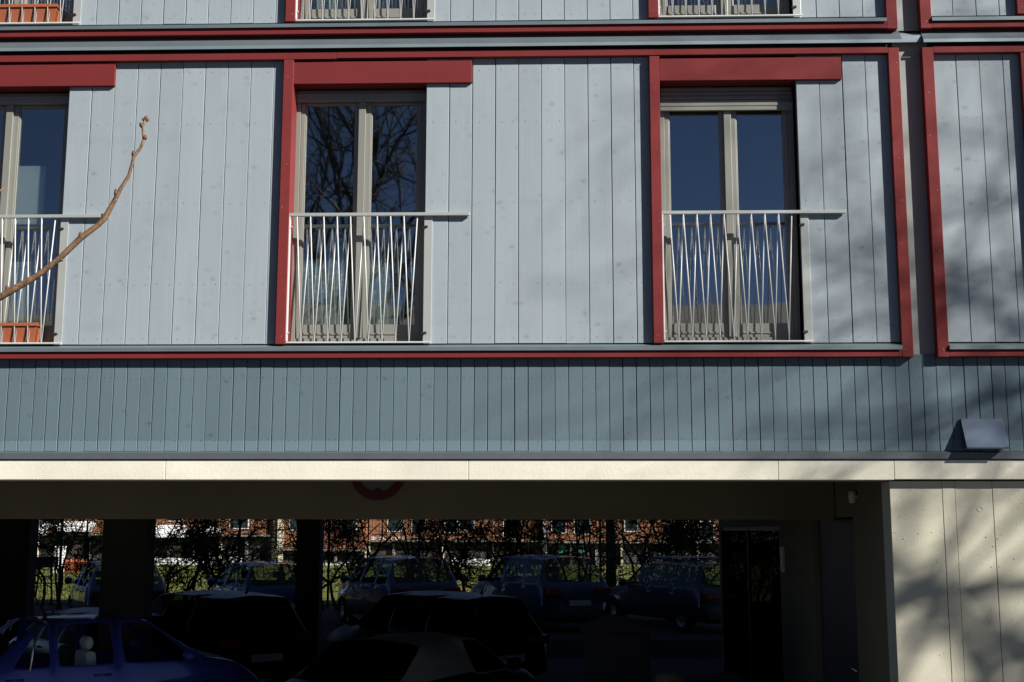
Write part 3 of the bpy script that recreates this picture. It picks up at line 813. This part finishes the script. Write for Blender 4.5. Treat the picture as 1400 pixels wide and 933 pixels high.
def bare_tree(name, loc, h, trunk_r, seed, label, levels=4, group=None, fork=.35, crown_len=None, nb=7, kids=(3, 5), cat='tree', up=.4, spread=(25, 55), thick=.62):
    rn = random.Random(seed); root = empty(name, loc)
    t = MB(); pts, rad = [], []; q = Vector((0, 0, -.1)); lean = Vector((rn.uniform(-.04, .04), rn.uniform(-.04, .04), 1))
    for k in range(9):
        f = k/8; pts.append(q.copy()); rad.append(trunk_r*(1-.8*f)*(1.25 if k == 0 else 1)); q += (lean + Vector((rn.gauss(0, .04), rn.gauss(0, .04), 0)))*(h*.8/8)
    t.tube(pts, rad, 10); t.build('trunk', M['bark'], root, smooth=True)
    c = MB(); cl = crown_len or h*.4
    for i in range(nb):
        f = fork + (1-fork)*(i+.5)/nb; k = min(7, int(f*8)); b = pts[k].lerp(pts[k+1], f*8-k)
        az = i*2.4 + rn.uniform(-.4, .4); el = R(rn.uniform(25, 50) + 30*f)
        d = Vector((math.cos(az)*math.cos(el), math.sin(az)*math.cos(el), math.sin(el)))
        limb(c, rn, b, d, cl*(1.15-.5*f), rad[k]*thick*.9, levels-1, up, .13, 5, kids, spread, .6, .006, 6, thick)
    c.build('crown', M['bark'], root, smooth=True, recalc=False)
    return tag(root, label, cat, group)

SUN = Vector((1.6, -1, 1.15))
tS = 7.2
bare_tree('bare_tree', (5.9+1.6*tS, -tS, GZ), 15.2, .36, 11, 'tall bare street tree whose branches shade the right of the facade', 4, 'bare trees across the street', .36, 6.0, 15, (3, 5), thick=.74)
bare_tree('bare_tree', (-6.2, -25, GZ), 19, .3, 23, 'tall bare tree across the street mirrored in the middle window', 4, 'bare trees across the street', .34, 7, 14, (4, 6), thick=.74)

# young tree at the left with the one twig that reaches into the picture
yt = empty('young_tree', (-3.4, -6.9, GZ))
tag(yt, 'young tree whose budding twig crosses the left of the facade', 'tree')
t = MB(); t.tube([(0, 0, 0), (.02, 0, 1.2), (-.02, .02, 2.4), (.05, 0, 3.6), (.02, 0, 4.6)], [.045, .038, .03, .018, .008], 10); t.build('trunk', M['twig'], yt, smooth=True)
org = Vector((-3.4, -6.9, GZ))
def tw(px, py, dy=0): return at(px, py, -6.9+dy) - org
path = [Vector((.0, 0, 2.05+.2)), Vector((.6, 0, 2.55))*1.0]
pth = [tw(-140, 462), tw(-60, 434), tw(0, 407), tw(11, 400), tw(50, 378), tw(81, 354), tw(110, 326), tw(134, 308), tw(143, 299), tw(159, 270), tw(165, 258), tw(176, 241), tw(181, 223), tw(183, 214), tw(192, 203), tw(197, 191), tw(195, 174), tw(199, 165)]
st0 = Vector((.0, 0, pth[0].z-.25)); pth = [st0] + pth
rads = [.016, .013, .012, .0112, .0122, .0104, .0096, .0104, .0086, .0098, .0076, .0062, .0056, .0052, .0062, .0046, .0058, .0042, .0056]
cb = MB(); cb.tube(pth, rads, 10)
rn = random.Random(4)
bd = MB()
for (px, py, bx, by) in ((11, 400, 9, 390), (110, 326, 110, 317), (159, 270, 158, 258), (183, 214, 182, 206), (197, 191, 200, 185), (143, 299, 139, 292), (81, 354, 86, 357), (195, 174, 191, 168)):
    b = tw(bx, by); a = tw(px, py)
    bd.tube([a, a.lerp(b, .4), a.lerp(b, .8), b], [.006, .0078, .005, .001], 8)
for (px, py) in ((198, 159), (194, 162), (204, 162), (201, 158)):
    b = tw(px, py); a = tw(199, 166); bd.tube([a, a.lerp(b, .5), b], [.004, .0062, .001], 8)
bd.build('buds', M['bud'], yt, smooth=True)
cb.tube([st0 + Vector((0, 0, .5)), tw(-30, 285), tw(-2, 262), tw(5, 258)], [.01, .007, .005, .002], 8)
for i in range(6):
    d = Vector((math.cos(i*2.1+2.2)*.6, math.sin(i*2.1+2.2)*.6, .7)); p0 = Vector((.0, 0, 2.6+i*.3))
    if d.x > .2: d.x = -d.x
    limb(cb, rn, p0, d, .9, .01, 1, .4, .1, 5, (2, 3), (25, 45), .5, .002, 6)
cb.build('branches', M['twig'], yt, smooth=True)

# ------------------------------------------------------------------ hedge of bare shrubs, fence and houses behind the car park
def shrub(px, seed, hgt=3.4, y=22.6):
    p = at(px, 760, y); rn = random.Random(seed); root = empty('bare_shrub', (p.x, y, .1))
    s, c = MB(), MB()
    for k in range(rn.randint(2, 4)):
        d = Vector((rn.uniform(-.25, .25), rn.uniform(-.1, .1), 1)); b = Vector((rn.uniform(-.35, .35), rn.uniform(-.2, .2), 0))
        limb(s, rn, b, d, hgt*rn.uniform(.8, 1.05), .045, 0, 0, .24, 8, (0, 0), sides=7, minr=.014)
        q = b
        for j in range(13):
            zz = rn.uniform(.7, hgt); side = rn.choice((-1, 1))
            limb(c, rn, Vector((b.x + d.x*zz + rn.uniform(-.1, .1), b.y, zz*.95)), Vector((side*rn.uniform(.5, 1), rn.uniform(-.4, .4), rn.uniform(-.4, .8))), rn.uniform(.6, 1.1), .023, 2, .1, .45, 6, (3, 4), (30, 80), .62, .008, 5)
    s.build('trunk', M['bark'], root, smooth=True, recalc=False)
    c.build('crown', M['bark'], root, smooth=True, recalc=False)
    return root
hl = [(30, 'half hidden by the first column at the left edge'), (178, 'behind the thick column'), (298, 'over the bonnet of the blue hatchback'), (480, 'between the slim column and the third car from the right'), (590, 'over the tailgate of the third car from the right'), (655, 'beside the gap left of the people carrier'), (715, 'over the front door of the people carrier'), (775, 'over the tailgate window of the people carrier'), (910, 'over the rear door of the estate car'), (970, 'over the tailgate of the estate car'), (-30, 'left of the first column'), (72, 'between the two left columns'), (120, 'just left of the thick column'), (222, 'just right of the thick column'), (268, 'above the gap left of the blue hatchback'), (330, 'over the roof of the blue hatchback'),
      (392, 'left of the slim column'), (452, 'right of the slim column'), (500, 'over the bonnet of the third car from the right'), (560, 'over the roof of the third car from the right'), (622, 'in the gap left of the people carrier'),
      (684, 'over the windscreen of the people carrier'), (742, 'over the roof of the people carrier'), (800, 'over the rear of the people carrier'), (880, 'over the bonnet of the estate car'), (942, 'over the roof rack of the estate car'), (1010, 'behind the glazed screen')]
for i, (px, where) in enumerate(hl):
    tag(shrub(px, 60+i), 'black twisted bare shrub ' + where, 'shrub', 'bare shrubs in the hedge behind the cars')
mi = N('ivy_leaves'); mi.set(Roughness=.5)
mi.base(mi.mix((.02, .03, .01), (.09, .085, .03), mi.noise(mi.coord(), 9, 2)))
p = at(834, 760, 21.6); iv = empty('ivy_tree', (p.x, 21.6, .1)); rn = random.Random(9)
MB().tube([(0, 0, 0), (.03, 0, 1.5), (-.02, 0, 3.6)], [.16, .13, .1], 10).build('trunk', M['bark'], iv, smooth=True)
lv = MB()
for i in range(1500):
    z = rn.uniform(.1, 3.5); a = rn.uniform(0, 6.283); r = .14 + abs(rn.gauss(0, .13)); c = Vector((r*math.cos(a)*1.15, r*math.sin(a), z)); s = rn.uniform(.025, .05)
    u = Vector((rn.gauss(0, 1), rn.gauss(0, 1), rn.gauss(0, 1))).normalized(); w_ = u.orthogonal().normalized()
    lv.face([c-u*s, c+w_*s*.7, c+u*s, c-w_*s*.7])
lv.build('crown', mi.mat, iv, recalc=False)
tag(iv, 'ivy covered trunk between the people carrier and the estate car', 'tree')

fx0, fx1, fy = at(-160, 760, 23.4).x, at(1120, 760, 23.4).x, 23.4
F = empty('wire_fence', ((fx0+fx1)/2, fy, .1)); fo = (fx0+fx1)/2
wm = MB(); k = 0
x = fx0
while x < fx1:
    wm.box(x-fo-.004, x-fo+.004, -.004, .004, .05, 2.4); x += .1
for i in range(13):
    z = .06+i*.195; wm.box(fx0-fo, fx1-fo, .0045, .0125, z-.005, z+.005)
wm.build('wire_mesh', M['bolt'], F, recalc=False)
x = fx0
while x < fx1:
    MB().box(x-fo-.03, x-fo+.03, .013, .06, 0, 2.5).build('post', M['bark'], F); x += 2.5
tag(F, 'long wire mesh fence on the far side of the parked cars', 'fence')

# black work stand on the grass, orange bush, white gate pillar
def stand(px, y):
    p = at(px, 775, y); z0 = gz(y); r = empty('garden_stand', (p.x, y, z0)); top = p.z-z0
    MB().box(-.3, .3, -.2, .2, top-.02, top+.28).build('tray', M['black'], r, bevel=.01)
    for sx in (-1, 1):
        for sy in (-1, 1): MB().tube([(sx*.22, sy*.15, top), (sx*.34, sy*.2, 0)], .03, 6).build('leg', M['black'], r)
    return r
tag(stand(62, 24.8), 'black box on splayed legs standing on the lawn at the left', 'stand')
mo = plain('rust_leaves', (.30, .07, .02), .7, 0, .5, 12)
p = at(104, 762, 60); ob = empty('orange_bush', (p.x, 60, gz(60))); lv = MB(); rn = random.Random(3)
for i in range(500):
    a, b, r = rn.uniform(0, 6.28), rn.uniform(0, 1), rn.random()**.5
    c = Vector((.95*r*math.cos(a), .6*r*math.sin(a), .1+b*(1.05-.5*r))); s = rn.uniform(.06, .11); u = Vector((rn.gauss(0, 1), rn.gauss(0, 1), rn.gauss(0, 1))).normalized(); w_ = u.orthogonal().normalized()
    lv.face([c-u*s, c+w_*s*.7, c+u*s, c-w_*s*.7])
lv.build('foliage', mo, ob, recalc=False); MB().tube([(0, 0, 0), (.1, 0, .7)], .04, 6).build('stem', M['bark'], ob)
tag(ob, 'rust orange bush on the far lawn at the left', 'bush')
p = at(81, 770, 62); wp = MB(); hgt = at(81, 749, 62).z - gz(62); wp.box(-.28, .28, -.2, .2, 0, hgt); wp.box(-.33, .33, -.25, .25, hgt, hgt+.08)
o = wp.build('gate_pillar', M['white'], None, bevel=.02); o.location = (p.x, 62, gz(62)); tag(o, 'white gate pillar beside the orange bush on the far lawn', 'pillar')

# low white garden walls in front of the far houses
for i, (a, b, t, lab) in enumerate(((198, 330, 762, 'longer low white boundary wall seen right of the thick column'), (435, 478, 769, 'short low white wall seen right of the slim column'), (618, 670, 764, 'white boundary wall glimpsed in the gap beside the people carrier'))):
    y = 92; A, Bq = at(a, t, y), at(b, t, y); z0 = gz(y); m_ = MB(); w_ = Bq.x-A.x; rn = random.Random(i)
    k = 0; x = 0
    while x < w_:
        s = rn.uniform(.5, 1.1); m_.box(x, min(w_, x+s-.02), -.25, .25, 0, (A.z-z0)*rn.uniform(.75, 1.1)); x += s
    o = m_.build('garden_wall', M['white'], None, bevel=.03); o.location = (A.x, y, z0); tag(o, lab, 'wall', 'low white walls before the far houses')

mb_ = N('orange_brick'); mb_.set(Roughness=.85)
bt = mb_.n('ShaderNodeTexBrick'); bt.inputs['Color1'].default_value = (.27, .105, .048, 1); bt.inputs['Color2'].default_value = (.19, .075, .036, 1); bt.inputs['Mortar'].default_value = (.2, .15, .11, 1)
bt.inputs['Scale'].default_value = 4.; bt.inputs['Mortar Size'].default_value = .012
mpv = mb_.n('ShaderNodeMapping'); mpv.inputs['Rotation'].default_value = (R(90), 0, 0); tcv = mb_.n('ShaderNodeTexCoord'); mb_.link(tcv.outputs['Object'], mpv.inputs[0]); mb_.link(mpv.outputs[0], bt.inputs['Vector'])
mb_.base(mb_.mix(bt.outputs['Color'], (.18, .08, .05), mb_.ramp(mb_.noise(mb_.coord(), .5, 4), [(.45, 0.), (.7, .6)])))
M['hwin'] = plain('dark_house_glass', (.02, .028, .03), .1)
M['teal'] = plain('teal_shop_panel', (.05, .2, .18), .5)
M['cream'] = plain('cream_render', (.62, .56, .42), .85)
M['shadefront'] = plain('dark_shop_front', (.045, .04, .035), .6)
def far_house(x0p, x1p, y, h, label, wins, fascia, canopy=None, letters=None, roof_c=None, teal=None, cream=()):
    A, C = at(x0p, 760, y), at(x1p, 760, y); z0 = gz(y); w_ = C.x-A.x
    r = empty('brick_house', (A.x, y, z0))
    zf = at(x0p, fascia, y).z - z0
    MB().box(0, w_, 0, 9, zf, h).build('wall', mb_.mat, r)
    MB().box(.05, w_-.05, .35, 8.9, 0, zf-.01).build('shop_front', M['shadefront'], r)
    MB().prism([(-.3, h), (9.3, h), (4.5, h+2.6)], -.3, w_+.3).build('roof', M['softtop'], r)
    MB().box(0, w_, -.35, .0, zf-.1, zf+.04).build('ledge', M['frame'], r)
    n = max(2, int(w_/2.1))
    for i in range(n+1): MB().box(w_*i/n-.09 if i else 0, w_*i/n+.09 if i < n else w_, .02, .33, 0, zf-.145).build('pier', M['cream'] if i % 3 == 0 else M['frame'], r)
    for (p0, p1, yb, yt) in [(a-3, b+3, c, d) for a, b, c, d in wins]:
        u0, u1 = at(p0, 720, y).x-A.x, at(p1, 720, y).x-A.x
        zb_, zt_ = at(p0, yb, y).z-z0, at(p0, yb, y).z-z0+1.5
        f = MB().box(u0-.08, u1+.08, -.05, .01, zb_-.08, zt_+.08).build('window', M['white'], r)
        MB().box(u0, u1, -.07, -.052, zb_, zt_).build('pane', M['hwin'], f)
    if canopy:
        for (p0, p1, yt, yb) in canopy:
            u0, u1 = at(p0, 720, y).x-A.x, at(p1, 720, y).x-A.x; zt_, zb_ = at(p0, yt, y).z-z0, at(p0, yb, y).z-z0
            MB().prism([(-.1, zt_), (-1.2, zb_+.1), (-1.2, zb_), (-.1, zt_-.12)], u0, u1).build('awning', M['white'], r)
    for (p0, p1, yt) in cream:
        u0, u1 = at(p0, 720, y).x-A.x, at(p1, 720, y).x-A.x
        MB().box(u0, u1, -.12, -.02, .02, h-.3).build('render_panel', M['cream'], r)
    if teal:
        for (p0, p1, yt, yb) in teal:
            u0, u1 = at(p0, 720, y).x-A.x, at(p1, 720, y).x-A.x; zt_, zb_ = at(p0, yt, y).z-z0, at(p0, yb, y).z-z0
            MB().box(u0, u1, .2, .3, zb_, zt_).build('shop_panel', M['teal'], r)
    if letters:
        p0, p1, yt, yb = letters; u0, u1 = at(p0, 735, y).x-A.x, at(p1, 735, y).x-A.x; zt_, zb_ = at(p0, yt, y).z-z0, at(p0, yb, y).z-z0
        m_ = MB(); rn = random.Random(12); x = u0
        # shop lettering too small to read: bright strokes along the fascia
        while x < u1:
            lw_ = rn.uniform(.16, .3); hh_ = zt_-zb_
            if rn.random() < .87:
                m_.box(x, x+.06, -.42, -.36, zb_, zt_*1.0)
                if rn.random() < .7: m_.box(x+.06, x+lw_, -.42, -.36, zt_-.08, zt_)
                if rn.random() < .6: m_.box(x+.06, x+lw_, -.42, -.36, zb_, zb_+.07)
                if rn.random() < .5: m_.box(x+lw_-.06, x+lw_, -.42, -.36, zb_+.075, zt_-.085)
            x += lw_+.1
        m_.build('shop_lettering', M['white'], r)
    return tag(r, label, 'house', 'brick houses beyond the lawn')
Y = 96
far_house(-160, 190, Y, 9, 'brick house with white awnings seen left of the thick column', [(60, 78, 718, 700), (-60, -40, 718, 700)], 730, canopy=[(36, 70, 716, 732), (84, 132, 713, 727), (150, 186, 716, 730)])
far_house(194, 372, Y+.6, 9, 'brick house with a broad white awning seen right of the thick column', [(234, 246, 712, 700), (318, 336, 722, 700)], 732, canopy=[(202, 258, 718, 735), (276, 306, 720, 730)], cream=((374, 392, 0),))
far_house(376, 500, Y, 9.5, 'narrow brick house with cream strips behind the slim column', [(470, 484, 730, 700), (400, 412, 724, 700)], 752, cream=((380, 388, 0), (430, 436, 0)))
far_house(504, 742, Y+.8, 9, 'long brick house with white shop lettering and a thin white ledge', [(534, 546, 726, 700), (567, 578, 728, 700), (612, 622, 728, 700), (632, 645, 724, 700), (692, 706, 736, 700)], 739.5, letters=(509, 556, 734, 738.5))
far_house(746, 1130, Y, 9.5, 'brick house with teal shop panels behind the people carrier', [(758, 770, 728, 700), (789, 803, 730, 700), (858, 868, 726, 700), (916, 932, 742, 700), (962, 972, 738, 700)], 741, teal=[(762, 776, 745, 757), (784, 800, 745, 757)])

# ------------------------------------------------------------------ houses across the street (mirrored in the panes)
def opposite(x0, w_, h, label, col):
    r = empty('terraced_house', (x0, -42, GZ))
    MB().box(0, w_, -9, 0, 0, h).build('wall', col, r)
    MB().prism([(.4, h), (-9.4, h), (-4.5, h+2.2)], -.2, w_+.2).build('roof', M['softtop'], r)
    n = int(w_/3)
    for fl in range(3):
        for i in range(n):
            u = w_*(i+.5)/n; f = MB().box(u-.6, u+.6, .0, .06, 1+fl*3.1, 2.6+fl*3.1).build('window', M['white'], r)
            MB().box(u-.5, u+.5, .062, .07, 1.1+fl*3.1, 2.5+fl*3.1).build('pane', M['hwin'], f)
    return tag(r, label, 'house', 'terraced houses across the street')
M['umber'] = plain('umber_render', (.10, .085, .07), .9); M['slate'] = plain('slate_render', (.07, .075, .085), .9)
opposite(-34, 21.8, 10.6, 'umber rendered house opposite, left of the others', M['umber'])
opposite(-12, 25.8, 10.9, 'slate grey house straight opposite the building', M['slate'])
opposite(14, 24, 10.4, 'umber rendered house opposite, right of the others', M['umber'])

# ------------------------------------------------------------------ light, sky, camera
W = bpy.data.worlds.new('World'); sc.world = W; W.use_nodes = True
nt = W.node_tree; bg = nt.nodes['Background']
sky = nt.nodes.new('ShaderNodeTexSky'); sky.sky_type = 'NISHITA'; sky.sun_disc = False
s = SUN.normalized(); el = math.asin(s.z); az = math.atan2(s.x, s.y)
sky.sun_elevation = el; sky.sun_rotation = az; sky.air_density = .27; sky.dust_density = .0; sky.ozone_density = 1.0; sky.altitude = 300
nt.links.new(sky.outputs[0], bg.inputs[0]); bg.inputs[1].default_value = .05
sl = bpy.data.lights.new('sun', 'SUN'); sl.energy = 5; sl.angle = R(.53); sl.color = (1, .95, .87)
so = bpy.data.objects.new('sun', sl); COL.objects.link(so); so.rotation_euler = (-s).to_track_quat('-Z', 'Y').to_euler()
cam = bpy.data.cameras.new('camera'); cam.sensor_width = 36; cam.lens = 36*FPX/CW; cam.clip_start = .05; cam.clip_end = 2000
co = bpy.data.objects.new('camera', cam); COL.objects.link(co); sc.camera = co
fwd = ray(CW/2, CH/2).normalized(); rt = (ray(CW/2+100, CH/2) - ray(CW/2, CH/2)).normalized(); upv = rt.cross(fwd)
mat = Matrix((rt, upv, -fwd)).transposed().to_4x4(); mat.translation = (0, -DC, EYE); co.matrix_world = mat
sc.view_settings.view_transform = 'Standard'; sc.view_settings.look = 'None'; sc.view_settings.exposure = .6; sc.view_settings.gamma = 1
sc.cycles.max_bounces = 8
